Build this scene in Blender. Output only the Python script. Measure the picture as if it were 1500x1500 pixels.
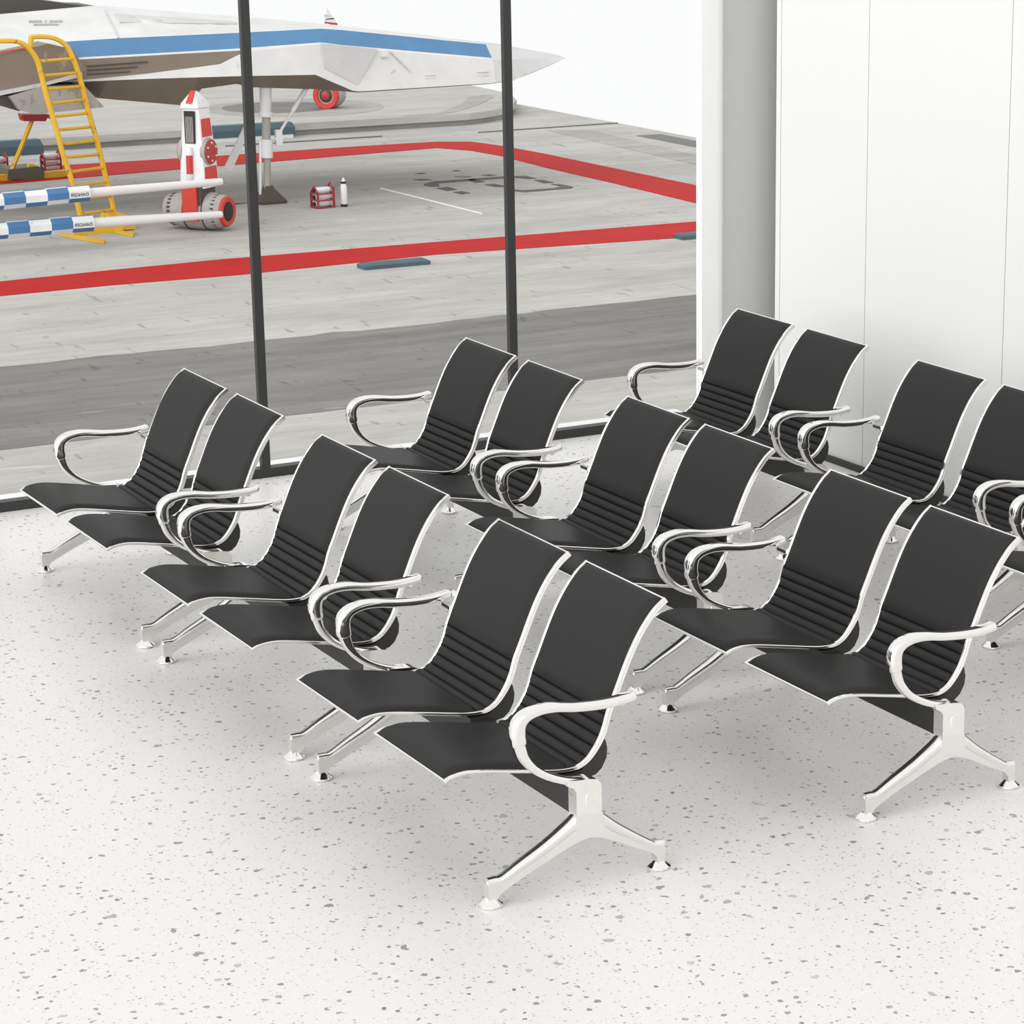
import bpy, bmesh, math, random
from mathutils import Vector, Matrix

for o in list(bpy.data.objects):
    bpy.data.objects.remove(o)
SC = bpy.context.scene
COL = SC.collection
random.seed(4)

# ------------------------------------------------------------------ camera
def camera():
    az, el, ro = 2.596099, 0.276467, 0.000563
    d = Vector((math.cos(el)*math.cos(az), math.cos(el)*math.sin(az), -math.sin(el)))
    r = d.cross(Vector((0, 0, 1))).normalized()
    u = r.cross(d)
    c, s = math.cos(ro), math.sin(ro)
    r2 = c*r + s*u
    u2 = -s*r + c*u
    cd = bpy.data.cameras.new('camera')
    cd.sensor_width = 36.0
    cd.lens = 3837.65/1500*36.0
    cd.shift_x = -0.19308
    cd.shift_y = 0.05975
    cd.clip_start = 0.1
    cd.clip_end = 400
    o = bpy.data.objects.new('camera', cd)
    COL.objects.link(o)
    o.matrix_world = Matrix(((r2.x, u2.x, -d.x, 7.05549), (r2.y, u2.y, -d.y, -2.89441), (r2.z, u2.z, -d.z, 2.79126), (0, 0, 0, 1)))
    SC.camera = o
camera()

# ------------------------------------------------------------------ world, lights, exposure
SC.view_settings.view_transform = 'Standard'
SC.view_settings.look = 'None'
SC.view_settings.gamma = 1.0
SC.view_settings.use_curve_mapping = False
SC.view_settings.exposure = 0.0
W_ = bpy.data.worlds.new('overcast_sky')
SC.world = W_
W_.use_nodes = True
W_.node_tree.nodes['Background'].inputs[0].default_value = (1.0, 1.0, 1.0, 1)
W_.node_tree.nodes['Background'].inputs[1].default_value = 1.0

def hazy_sun(name, toward, energy, spread):
    l = bpy.data.lights.new(name, 'SUN'); l.energy = energy; l.angle = math.radians(spread)
    o = bpy.data.objects.new(name, l); COL.objects.link(o)
    o.rotation_euler = Vector(toward).to_track_quat('-Z', 'Y').to_euler()
hazy_sun('hazy_sun', (-0.10, 0.90, -0.45), 1.3, 60)
hazy_sun('fill_light', (-0.80, 0.55, -0.22), 1.1, 70)  # unseen fill lamp, added to brighten the walls and pier

# ------------------------------------------------------------------ materials
def mat(name, col, rough=0.5, metal=0.0, spec=0.5, coat=0.0):
    m = bpy.data.materials.new(name); m.use_nodes = True
    b = m.node_tree.nodes['Principled BSDF']
    b.inputs['Base Color'].default_value = (*col, 1)
    b.inputs['Roughness'].default_value = rough
    b.inputs['Metallic'].default_value = metal
    b.inputs['Specular IOR Level'].default_value = spec
    if coat: b.inputs['Coat Weight'].default_value = coat
    return m
def nd(m, t, **kw):
    n = m.node_tree.nodes.new(t)
    for k, v in kw.items(): setattr(n, k, v)
    return n
def lk(m, a, b): m.node_tree.links.new(a, b)
def bsdf(m): return m.node_tree.nodes['Principled BSDF']
def ramp(m, src, stops):
    r = nd(m, 'ShaderNodeValToRGB')
    el = r.color_ramp.elements
    while len(el) < len(stops): el.new(0.5)
    for e, (p, c) in zip(el, stops):
        e.position = p; e.color = (*c, 1) if len(c) == 3 else c
    lk(m, src, r.inputs[0])
    return r.outputs[0]
def position(m, scale):
    g = nd(m, 'ShaderNodeNewGeometry'); mp = nd(m, 'ShaderNodeMapping')
    mp.inputs['Scale'].default_value = scale
    lk(m, g.outputs['Position'], mp.inputs[0])
    return mp.outputs[0]
def noise(m, vec, scale, detail=4, rough=0.6):
    n = nd(m, 'ShaderNodeTexNoise')
    n.inputs['Scale'].default_value = scale; n.inputs['Detail'].default_value = detail
    n.inputs['Roughness'].default_value = rough
    lk(m, vec, n.inputs['Vector'])
    return n.outputs[0]
def mixc(m, fac, a, b, mode='MIX'):
    n = nd(m, 'ShaderNodeMix', data_type='RGBA', blend_type=mode)
    if isinstance(fac, float): n.inputs[0].default_value = fac
    else: lk(m, fac, n.inputs[0])
    for i, v in ((6, a), (7, b)):
        if isinstance(v, tuple): n.inputs[i].default_value = (*v, 1)
        else: lk(m, v, n.inputs[i])
    return n.outputs[2]
def streaky(name, col, amp, rough=0.8, scale=(0.5, 0.12, 1), scuff=0.0):
    """concrete-like surface with long worn streaks"""
    m = mat(name, col, rough, 0, 0.25)
    a = noise(m, position(m, scale), 1.6, 8, 0.68)
    b = noise(m, position(m, (4, 0.8, 4)), 1.3, 5, 0.6)
    lo = tuple(c*(1-amp) for c in col); hi = tuple(min(1, c*(1+amp)) for c in col)
    c1 = ramp(m, a, [(0.32, lo), (0.68, hi)])
    c2 = ramp(m, b, [(0.3, (0.84, 0.84, 0.84)), (0.65, (1, 1, 1))])
    base = mixc(m, 0.8, c1, c2, 'MULTIPLY')
    if scuff:
        d = nd(m, 'ShaderNodeMapping'); d.inputs['Rotation'].default_value = (0, 0, 0.22); lk(m, position(m, (1, 1, 1)), d.inputs[0])
        e = nd(m, 'ShaderNodeMapping'); e.inputs['Scale'].default_value = (7.0, 0.55, 1); lk(m, d.outputs[0], e.inputs[0])
        f = ramp(m, noise(m, e.outputs[0], 1.0, 3, 0.5), [(0.70, (0, 0, 0)), (0.73, (1, 1, 1))])
        h = nd(m, 'ShaderNodeMapping'); h.inputs['Scale'].default_value = (1.1, 5.0, 1); h.inputs['Rotation'].default_value = (0, 0, 0.6); lk(m, position(m, (1, 1, 1)), h.inputs[0])
        k = ramp(m, noise(m, h.outputs[0], 1.1, 3, 0.5), [(0.66, (0, 0, 0)), (0.72, (1, 1, 1))])
        base = mixc(m, mixc(m, 0.55, (0.0, 0.0, 0.0), k), base, tuple(c*0.45 for c in col))
        base = mixc(m, mixc(m, scuff, (0.0, 0.0, 0.0), f), base, (0.72, 0.71, 0.69))
    lk(m, base, bsdf(m).inputs['Base Color'])
    return m
def worn(name, col, wear, thr=0.62, rough=0.5, scale=9.0):
    """painted metal with chipped spots"""
    m = mat(name, col, rough, 0, 0.4)
    a = noise(m, position(m, (1, 1, 0.5)), scale, 6, 0.65)
    f = ramp(m, a, [(thr, (0, 0, 0)), (thr+0.05, (1, 1, 1))])
    b = noise(m, position(m, (1, 1, 1)), 1.3, 4, 0.6)
    c = ramp(m, b, [(0.3, tuple(v*0.86 for v in col)), (0.7, col)])
    lk(m, mixc(m, f, c, wear), bsdf(m).inputs['Base Color'])
    return m

M = {}
M['leather'] = mat('black_leather', (0.030, 0.0295, 0.029), 0.45, 0, 0.05)
_n = noise(M['leather'], position(M['leather'], (1, 1, 1)), 900, 2)
_b = nd(M['leather'], 'ShaderNodeBump'); _b.inputs['Strength'].default_value = 0.06; _b.inputs['Distance'].default_value = 0.001
lk(M['leather'], _n, _b.inputs['Height']); lk(M['leather'], _b.outputs[0], bsdf(M['leather']).inputs['Normal'])
M['chrome'] = mat('polished_chrome', (0.90, 0.885, 0.86), 0.10, 1.0)
M['steel'] = mat('satin_aluminium', (0.86, 0.85, 0.83), 0.24, 1.0)
M['beam'] = mat('black_powder_coat', (0.028, 0.027, 0.026), 0.5, 0, 0.35)
M['rubber'] = mat('black_rubber', (0.02, 0.02, 0.02), 0.7)
M['frame'] = mat('charcoal_aluminium', (0.030, 0.030, 0.029), 0.45, 0, 0.4)
M['wall'] = mat('white_panel', (0.74, 0.74, 0.735), 0.55, 0, 0.3)
M['joint'] = mat('panel_joint', (0.10, 0.10, 0.10), 0.8)
M['column'] = mat('grey_column_paint', (0.36, 0.36, 0.354), 0.6)
M['pier'] = mat('bright_white_paint', (0.96, 0.96, 0.955), 0.6, 0, 0.3)
M['ledge'] = mat('white_ledge', (0.85, 0.85, 0.84), 0.7)

def floor_mat():
    m = mat('white_terrazzo', (0.85, 0.845, 0.83), 0.34, 0, 0.35)
    base = (0.745, 0.73, 0.71)
    cur = None
    for scale, keep, rad, dark in ((30, 0.80, 0.24, 0.25), (62, 0.80, 0.24, 0.36), (17, 0.93, 0.20, 0.32), (95, 0.70, 0.26, 0.56)):
        pos = position(m, (1, 1, 1))
        nz = nd(m, 'ShaderNodeTexNoise'); nz.inputs['Scale'].default_value = scale*2.2; nz.inputs['Detail'].default_value = 1
        lk(m, pos, nz.inputs['Vector'])
        ad = nd(m, 'ShaderNodeVectorMath', operation='MULTIPLY_ADD')
        lk(m, nz.outputs['Color'], ad.inputs[0]); ad.inputs[1].default_value = (0.5/scale,)*3; lk(m, pos, ad.inputs[2])
        v = nd(m, 'ShaderNodeTexVoronoi', voronoi_dimensions='2D'); v.inputs['Scale'].default_value = scale
        lk(m, ad.outputs[0], v.inputs['Vector'])
        sp = nd(m, 'ShaderNodeSeparateColor'); lk(m, v.outputs['Color'], sp.inputs[0])
        k = nd(m, 'ShaderNodeMath', operation='GREATER_THAN'); lk(m, sp.outputs[0], k.inputs[0]); k.inputs[1].default_value = keep
        rr = nd(m, 'ShaderNodeMath', operation='MULTIPLY_ADD'); lk(m, sp.outputs[1], rr.inputs[0]); rr.inputs[1].default_value = rad*0.75; rr.inputs[2].default_value = rad*0.3
        dl = nd(m, 'ShaderNodeMath', operation='LESS_THAN'); lk(m, v.outputs['Distance'], dl.inputs[0]); lk(m, rr.outputs[0], dl.inputs[1])
        f = nd(m, 'ShaderNodeMath', operation='MULTIPLY'); lk(m, k.outputs[0], f.inputs[0]); lk(m, dl.outputs[0], f.inputs[1])
        chip = ramp(m, sp.outputs[2], [(0.0, (dark*0.85, dark*0.83, dark*0.8)), (1.0, (min(1, dark*1.6),)*3)])
        cur = mixc(m, f.outputs[0], base if cur is None else cur, chip)
    lk(m, cur, bsdf(m).inputs['Base Color'])
    return m
M['floor'] = floor_mat()

def glass_mat():
    m = bpy.data.materials.new('window_glass'); m.use_nodes = True
    nt = m.node_tree; nt.nodes.remove(bsdf(m))
    out = nt.nodes['Material Output']
    t = nd(m, 'ShaderNodeBsdfTransparent'); t.inputs[0].default_value = (0.985, 0.99, 0.988, 1)
    g = nd(m, 'ShaderNodeBsdfGlossy'); g.inputs['Roughness'].default_value = 0.0
    fr = nd(m, 'ShaderNodeFresnel'); fr.inputs['IOR'].default_value = 1.05
    mx = nd(m, 'ShaderNodeMixShader')
    ge = nd(m, 'ShaderNodeNewGeometry'); sub = nd(m, 'ShaderNodeMath', operation='SUBTRACT'); sub.inputs[0].default_value = 1.0
    lk(m, ge.outputs['Backfacing'], sub.inputs[1])
    mu = nd(m, 'ShaderNodeMath', operation='MULTIPLY'); lk(m, fr.outputs[0], mu.inputs[0]); lk(m, sub.outputs[0], mu.inputs[1])
    lk(m, mu.outputs[0], mx.inputs[0]); lk(m, t.outputs[0], mx.inputs[1]); lk(m, g.outputs[0], mx.inputs[2])
    lk(m, mx.outputs[0], out.inputs['Surface'])
    return m
M['glass'] = glass_mat()
M['tarmac'] = streaky('pale_concrete', (0.49, 0.475, 0.45), 0.15, scuff=0.55)
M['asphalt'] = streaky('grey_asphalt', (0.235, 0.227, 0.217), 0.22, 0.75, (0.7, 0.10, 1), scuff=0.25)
M['kerb'] = streaky('kerb_concrete', (0.50, 0.485, 0.455), 0.12)
M['red_paint'] = worn('red_line_paint', (0.50, 0.020, 0.018), (0.5, 0.12, 0.1), 0.74, 0.6, 3.0)
for k in ('tarmac', 'asphalt', 'kerb', 'red_paint'): bsdf(M[k]).inputs['Specular IOR Level'].default_value = 0.06
M['grey_mark'] = mat('dark_grey_marking', (0.11, 0.105, 0.10), 0.8)
M['grate'] = mat('drain_grate_iron', (0.16, 0.16, 0.155), 0.6, 0.3)
M['white_scratch'] = mat('white_scuff', (0.86, 0.85, 0.83), 0.8)
M['stain_shade'] = streaky('tyre_stain_kerb_shade', (0.40, 0.39, 0.375), 0.2)
M['hull'] = worn('hull_white_paint', (0.74, 0.735, 0.72), (0.58, 0.57, 0.55), 0.66, 0.45, 2.6)
M['hull_grey'] = worn('hull_grey_paint', (0.62, 0.62, 0.615), (0.5, 0.5, 0.5), 0.6, 0.5, 2.2)
M['hull_dark'] = worn('hull_taupe_shade', (0.25, 0.205, 0.16), (0.32, 0.28, 0.23), 0.62, 0.55, 2.4)  # shade on the lower side and belly, put into the colour as taupe
M['stripe'] = worn('blue_stripe_paint', (0.095, 0.235, 0.43), (0.24, 0.37, 0.52), 0.66, 0.45, 2.6)
M['vent'] = worn('rough_grey_metal', (0.40, 0.38, 0.365), (0.28, 0.26, 0.24), 0.55, 0.7, 6)
M['brown'] = mat('dark_brown_metal', (0.075, 0.06, 0.05), 0.6)
M['wing'] = mat('dark_wing_skin', (0.075, 0.062, 0.052), 0.55)
M['yellow'] = worn('chipped_yellow_paint', (0.80, 0.47, 0.03), (0.10, 0.07, 0.04), 0.63, 0.5, 7)
M['red'] = worn('red_equipment_paint', (0.60, 0.05, 0.035), (0.75, 0.6, 0.55), 0.68, 0.45, 7)
M['darkred'] = mat('dark_red_frame_paint', (0.33, 0.03, 0.035), 0.5)
M['white'] = worn('white_equipment_paint', (0.80, 0.81, 0.81), (0.55, 0.55, 0.54), 0.66, 0.45, 7)
M['pipe'] = mat('white_pole_paint', (0.72, 0.70, 0.69), 0.45)
M['blue'] = worn('blue_check_paint', (0.07, 0.19, 0.40), (0.2, 0.35, 0.5), 0.7, 0.4, 5)
M['grey'] = worn('grey_barrel_paint', (0.40, 0.375, 0.35), (0.3, 0.28, 0.26), 0.62, 0.55, 4)
M['black'] = mat('black_gap', (0.015, 0.015, 0.015), 0.6)
M['letter'] = mat('black_lettering', (0.05, 0.05, 0.05), 0.6)
M['faded'] = mat('faded_grey_lettering', (0.45, 0.45, 0.44), 0.6)
M['bluegrey'] = worn('blue_grey_rubber', (0.075, 0.125, 0.15), (0.45, 0.5, 0.5), 0.70, 0.6, 4)
M['green'] = mat('olive_steel', (0.11, 0.115, 0.085), 0.6)
M['red_disc'] = mat('dark_red_disc', (0.42, 0.03, 0.03), 0.4)

# ------------------------------------------------------------------ helpers
def mesh_obj(name, bm, m, parent=None, smooth=40, **props):
    me = bpy.data.meshes.new(name)
    bmesh.ops.recalc_face_normals(bm, faces=bm.faces)
    bm.to_mesh(me); bm.free()
    mats = m if isinstance(m, (list, tuple)) else [m]
    for x in mats: me.materials.append(M[x])
    if smooth:
        for p in me.polygons: p.use_smooth = True
        me.set_sharp_from_angle(angle=math.radians(smooth))
    o = bpy.data.objects.new(name, me); COL.objects.link(o)
    if parent: o.parent = parent
    for k, v in props.items(): o[k] = v
    return o
def thing(name, loc, label, cat, group=None, rz=0):
    o = bpy.data.objects.new(name, None); COL.objects.link(o)
    o.empty_display_size = 0.2
    o.location = loc; o.rotation_euler = (0, 0, rz)
    o['label'] = label; o['category'] = cat
    if group: o['group'] = group
    return o
def children(o): return [c for c in o.children]
def dup(root, loc, label, group=None, rz=None):
    r = root.copy(); COL.objects.link(r); r.location = loc; r['label'] = label
    if rz is not None: r.rotation_euler = (0, 0, rz)
    if group: r['group'] = group
    for ch in children(root):
        c = ch.copy(); COL.objects.link(c); c.parent = r
        for g in children(ch):
            h = g.copy(); COL.objects.link(h); h.parent = c
    return r
def bev(bm, w, seg=2, ang=30):
    es = [e for e in bm.edges if len(e.link_faces) == 2 and e.calc_face_angle(0) > math.radians(ang)]
    bmesh.ops.bevel(bm, geom=es, offset=w, segments=seg, affect='EDGES', profile=0.5, clamp_overlap=True)
def box(bm, x0, x1, y0, y1, z0, z1, mi=0):
    v = [bm.verts.new((x, y, z)) for x in (x0, x1) for y in (y0, y1) for z in (z0, z1)]
    for a in ((0, 1, 3, 2), (4, 6, 7, 5), (0, 4, 5, 1), (2, 3, 7, 6), (0, 2, 6, 4), (1, 5, 7, 3)):
        f = bm.faces.new([v[i] for i in a]); f.material_index = mi
    return v
def prism(bm, pts, x0, x1, mi=0):
    """polygon in (Y,Z) extruded along X"""
    a = [bm.verts.new((x0, y, z)) for y, z in pts]; b = [bm.verts.new((x1, y, z)) for y, z in pts]
    n = len(pts)
    fs = [bm.faces.new(a), bm.faces.new(b[::-1])]
    for i in range(n): fs.append(bm.faces.new((a[i], b[i], b[(i+1) % n], a[(i+1) % n])))
    for f in fs: f.material_index = mi
def slab(bm, pts, z0, z1, mi=0):
    a = [bm.verts.new((x, y, z0)) for x, y in pts]; b = [bm.verts.new((x, y, z1)) for x, y in pts]
    n = len(pts)
    fs = [bm.faces.new(a[::-1]), bm.faces.new(b)]
    for i in range(n): fs.append(bm.faces.new((a[i], a[(i+1) % n], b[(i+1) % n], b[i])))
    for f in fs: f.material_index = mi
def loft(bm, rings, cap=True, mi=0):
    R = [[bm.verts.new(p) for p in r] for r in rings]
    n = len(R[0])
    for a, b in zip(R, R[1:]):
        for i in range(n):
            f = bm.faces.new((a[i], a[(i+1) % n], b[(i+1) % n], b[i])); f.material_index = mi
    if cap:
        bm.faces.new(R[0][::-1]).material_index = mi; bm.faces.new(R[-1]).material_index = mi
def tube(bm, pts, r, seg=12, mi=0):
    """round tube through 3D points; r one radius or a list"""
    pts = [Vector(p) for p in pts]
    rings = []
    up = None
    for i, p in enumerate(pts):
        t = (pts[min(i+1, len(pts)-1)]-pts[max(i-1, 0)]).normalized()
        if up is None:
            up = Vector((0, 0, 1)) if abs(t.z) < 0.9 else Vector((1, 0, 0))
        s = t.cross(up).normalized(); up = s.cross(t).normalized()
        rad = r[i] if isinstance(r, (list, tuple)) else r
        rings.append([p+rad*(math.cos(2*math.pi*k/seg)*s+math.sin(2*math.pi*k/seg)*up) for k in range(seg)])
    loft(bm, rings, True, mi)
def lathe(bm, prof, c=(0, 0, 0), axis=(0, 0, 1), seg=24, mi=0):
    """profile of (radius, height) turned about an axis through c"""
    ax = Vector(axis).normalized()
    q = Vector((0, 0, 1)).rotation_difference(ax)
    rings = []
    for r, h in prof:
        r = max(r, 1e-4)
        rings.append([Vector(c)+q @ Vector((r*math.cos(2*math.pi*k/seg), r*math.sin(2*math.pi*k/seg), h)) for k in range(seg)])
    loft(bm, rings, True, mi)
def spline(pts, n=10):
    """Catmull-Rom through points of any dimension"""
    P = [Vector(p) for p in pts]
    out = []
    for i in range(len(P)-1):
        p0 = P[i-1] if i else 2*P[0]-P[1]
        p3 = P[i+2] if i+2 < len(P) else 2*P[-1]-P[-2]
        p1, p2 = P[i], P[i+1]
        for k in range(n):
            t = k/n
            out.append(0.5*((2*p1)+(p2-p0)*t+(2*p0-5*p1+4*p2-p3)*t*t+(3*p1-p0-3*p2+p3)*t**3))
    out.append(P[-1])
    return out
NB = bmesh.new

# ------------------------------------------------------------------ measured outdoor outlines (metres)

# ------------------------------------------------------------------ setting: room shell
WX, WY = -3.716, 3.66          # inner face of the window wall, face of the panelled wall
bm = NB(); box(bm, -3.80, 7.0, -7.0, 4.6, -0.12, 0.0)
mesh_obj('floor', bm, 'floor', None, 0, kind='structure')

bm = NB()
xs = [-3.16, -3.118, -2.42, -1.418, -0.416, 0.586]
g = 0.0025
for a, b in zip(xs, xs[1:]):
    box(bm, a+g, b-g, WY, WY+0.03, 0.0, 3.3)
for f in bm.faces: f.material_index = 0
box(bm, -3.158, 0.586, WY+0.012, WY+0.08, 0.0, 3.3, 1)
box(bm, 0.5865, 0.60, WY, WY+0.085, 0.0, 3.3, 0)
mesh_obj('wall_right', bm, ['wall', 'joint'], None, 0, kind='structure')
bm = NB(); box(bm, -3.158, 0.586, WY-0.014, WY+0.004, 0.0, 0.03)
mesh_obj('baseboard_right', bm, 'frame', None, 0, kind='structure')
bm = NB(); box(bm, WX-0.05, WX, 3.597, 4.6, 0.0, 3.3)
mesh_obj('wall_window_side', bm, 'pier', None, 0, kind='structure')
bm = NB(); box(bm, WX, 0.55, 4.5, 4.6, 0.0, 3.3)
mesh_obj('wall_back', bm, 'wall', None, 0, kind='structure')
bm = NB(); lathe(bm, [(0.2, 0), (0.2, 3.3)], (-3.60, 3.878, 0), seg=64)
mesh_obj('column', bm, 'column', None, 40, kind='structure')

# window wall: one glazed bay after the other between mullions
mull = [-2.422, -1.173, 0.076, 1.325, 2.574]
edges = [-3.671]+mull+[3.597]
for i, (a, b) in enumerate(zip(edges, edges[1:])):
    w = thing('window_%d' % (i+1), (WX, 0, 0), '', '')
    del w['label']; del w['category']; w['kind'] = 'structure'
    bm = NB(); box(bm, -0.056, 0.0, a-0.021, b+(0.0 if b > 3.5 else -0.021), 0.0, 0.043)
    bev(bm, 0.003, 1); mesh_obj('bottom_rail', bm, 'frame', w, 0)
    if i > 0:
        bm = NB(); box(bm, -0.030, -0.0005, a-0.02, a+0.02, 0.043, 3.3)
        bev(bm, 0.003, 1); mesh_obj('mullion', bm, 'frame', w, 0)
    bm = NB(); box(bm, -0.034, -0.028, a+(0.021 if i else -0.02), b-(0.0 if b > 3.5 else 0.021), 0.043, 3.3)
    mesh_obj('glass_pane', bm, 'glass', w, 0)
bm = NB(); box(bm, WX-0.26, WX-0.057, -7, 3.597, -0.25, 0.012)
mesh_obj('trim_1', bm, 'ledge', None, 0, kind='structure')

# ------------------------------------------------------------------ benches
BW = 1.15
PROF = [(-.095,.350),(-.078,.358),(-.050,.3635),(-.018,.3645),(.030,.358),(.090,.3465),(.140,.337),(.193,.3265),(.245,.3175),(.285,.3145),(.316,.3185),(.347,.338),
        (.379,.379),(.397,.418),(.410,.459),(.433,.511),(.460,.573),(.4845,.624),(.508,.664),(.530,.695),(.558,.727),(.592,.753)]
_p = spline([(0, a, b) for a, b in PROF], 12)
_L = [0.0]
for a, b in zip(_p, _p[1:]): _L.append(_L[-1]+(b-a).length)
LEN = _L[-1]
def at(s):
    """point, tangent, normal of the side profile at arc length s, in (Y,Z)"""
    s = min(max(s, 0), LEN)
    lo, hi = 0, len(_L)-1
    while hi-lo > 1:
        mid = (lo+hi)//2
        if _L[mid] <= s: lo = mid
        else: hi = mid
    t = (s-_L[lo])/(_L[hi]-_L[lo])
    p = _p[lo].lerp(_p[hi], t)
    a, b = _p[max(lo-1, 0)], _p[min(hi+1, len(_p)-1)]
    d = (b-a).normalized()
    return (p.y, p.z), (d.y, d.z), (-d.z, d.y)
def nearest(y, z):
    k = min(range(len(_p)), key=lambda i: (_p[i].y-y)**2+(_p[i].z-z)**2)
    return _L[k]
SEAMS = [nearest(*p) for p in ((.282,.318),(.311,.329),(.337,.346),(.358,.367),(.376,.393),(.388,.422),(.398,.450))]

def side_rail(x0, x1, outer):
    """flat chrome bar that follows the seat profile, with a groove along its outer face"""
    bm = NB(); rings = []
    for i in range(97):
        s = LEN*i/96
        (y, z), _, (ny, nz) = at(s)
        t = 0.0050+0.0035*min(1, max(0, (s-0.35)/0.15))
        up = 0.0
        w = x1-x0; gx = 0.0018
        sec = [(0.0, -t+0.002), (0.002, -t), (w-0.002, -t), (w, -t+0.002), (w, -0.35*t-.0006), (w-gx, -0.35*t), (w-gx, -0.1*t), (w, -0.1*t+.0006), (w, t-0.002), (w-0.002, t), (0.002, t), (0.0, t-0.002)]
        ring = []
        for a, n in sec:
            x = x0+a if outer > 0 else x1-a
            ring.append((x, y+ny*(n+up), z+nz*(n+up)))
        rings.append(ring)
    loft(bm, rings)
    return bm
def pad(x0, x1, s0, s1, ribs, amp, nx=26, r0=0.016, r1=0.016):
    """upholstered panel between two arc lengths; ribs: seam arc lengths inside it"""
    bm = NB()
    n = max(30, int((s1-s0)/0.004))
    if ribs:
        ss = []
        cuts = [s0]+list(ribs)+[s1]
        for a, b in zip(cuts, cuts[1:]):
            ss += [a+(b-a)*(0.5-0.5*math.cos(math.pi*k/14)) for k in range(14)]
        ss.append(s1)
    else:
        ss = [s0+(s1-s0)*(0.5-0.5*math.cos(math.pi*k/n)) for k in range(n+1)]
    us = [0.5-0.5*math.cos(math.pi*k/nx) for k in range(nx+1)]
    w = x1-x0
    def edge(d, r):
        u = min(1, max(0, d/r))
        return math.sqrt(max(0, 1-(1-u)**2))
    top, bot = [], []
    for s in ss:
        (y, z), _, (ny, nz) = at(s)
        if ribs:
            cuts = [s0]+list(ribs)+[s1]
            k = max(i for i in range(len(cuts)-1) if cuts[i] <= s+1e-9)
            q = (s-cuts[k])/(cuts[k+1]-cuts[k])
            es = -1.0+2.0*max(0, math.sin(math.pi*min(1, max(0, q))))**0.24
        else:
            es = min(edge(s-s0, r0), edge(s1-s, r1))
        a, b = [], []
        for u in us:
            x = x0+w*u
            e = edge(min(x-x0, x1-x), 0.012 if ribs else 0.030)
            h = -0.003+(amp+0.003)*e*(0.12+0.88*es if ribs else es)+0.004*(1 if ribs else 0)*e
            a.append(bm.verts.new((x, y+ny*h, z+nz*h))); b.append(bm.verts.new((x, y-ny*0.004, z-nz*0.004)))
        top.append(a); bot.append(b)
    for R, flip in ((top, 0), (bot, 1)):
        for r0, r1 in zip(R, R[1:]):
            for i in range(nx): bm.faces.new((r0[i], r0[i+1], r1[i+1], r1[i]))
    for t0, t1, b0, b1 in zip(top, top[1:], bot, bot[1:]):
        bm.faces.new((t0[0], t1[0], b1[0], b0[0])); bm.faces.new((t0[-1], b0[-1], b1[-1], t1[-1]))
    for i in range(nx):
        bm.faces.new((top[0][i], bot[0][i], bot[0][i+1], top[0][i+1])); bm.faces.new((top[-1][i], top[-1][i+1], bot[-1][i+1], bot[-1][i]))
    return bm
LEG = [(-.013,.019),(-.013,.066),(.012,.068),(.034,.072),(.087,.098),(.169,.139),(.238,.180),(.265,.205),(.335,.203),(.352,.182),(.390,.150),
       (.446,.113),(.500,.080),(.515,.072),(.545,.066),(.545,.019),(.519,.019),(.518,.040),(.503,.054),(.446,.081),(.390,.110),(.348,.129),(.320,.137),(.300,.139),(.265,.133),(.203,.111),(.100,.069),(.045,.044),(.022,.032),(.013,.019)]
def sweep_sec(bm, pts, seg=20, pw=0.75):
    """tapered bar; pts = (x, y, z, half thickness in its plane, half width along X)"""
    P = spline([(p[1], p[2], p[3]) for p in pts], 6); Q = spline([(p[0], p[4], 0) for p in pts], 6)
    rings = []; N = len(P)
    for i, (p, q) in enumerate(zip(P, Q)):
        a, b = P[max(i-1, 0)], P[min(i+1, N-1)]
        d = Vector((b.x-a.x, b.y-a.y)).normalized(); n = Vector((-d.y, d.x))
        ring = []
        for j in range(seg):
            t = 2*math.pi*j/seg; ca, sa = math.cos(t), math.sin(t)
            u = math.copysign(abs(ca)**pw, ca)*q.y; v = math.copysign(abs(sa)**pw, sa)*p.z
            ring.append((q.x+u, p.x+n.x*v, p.y+n.y*v))
        rings.append(ring)
    loft(bm, rings)
def fit(bm):
    for v in bm.verts: v.co.y *= .984; v.co.z += .002*min(1, v.co.z/.06)
    return bm
def leg_mesh(xc):
    bm = NB()
    prism(bm, LEG, xc-0.0150, xc+0.0150); bev(bm, 0.005, 2, 50)
    sweep_sec(bm, [(xc, -.010, .068, .0115, .0140), (xc, .012, .068, .0120, .0150), (xc, .034, .070, .0120, .0165), (xc, .087, .096, .0140, .0185), (xc, .169, .135, .0160, .0205), (xc, .238, .174, .0180, .0220), (xc, .270, .192, .022, .0225), (xc, .300, .198, .024, .0225)])
    sweep_sec(bm, [(xc, .545, .068, .0115, .0140), (xc, .515, .071, .0120, .0150), (xc, .500, .078, .0120, .0165), (xc, .446, .111, .0140, .0185), (xc, .390, .148, .0160, .0205), (xc, .348, .180, .0180, .0220), (xc, .326, .192, .022, .0225), (xc, .300, .198, .024, .0225)])
    for y in (0.0, .532): tube(bm, [(xc, y, .019), (xc, y, .066), (xc, y, .073), (xc, y, .077)], [.0125, .0135, .012, .006], 18)
    b2 = NB(); prism(b2, [(.250,.178),(.2605,.2155),(.3395,.2100),(.352,.172),(.330,.160),(.275,.162)], xc-.0225, xc+.0225); bev(b2, .009, 3, 35)
    t = bpy.data.meshes.new('t'); b2.to_mesh(t); b2.free(); bm.from_mesh(t); bpy.data.meshes.remove(t)
    return fit(bm)
COLM = [(.254,.2165),(.254,.284),(.244,.296),(.227,.305),(.226,.321),(.256,.317),(.294,.314),(.317,.310),(.329,.299),(.332,.287),(.332,.2105)]
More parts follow.
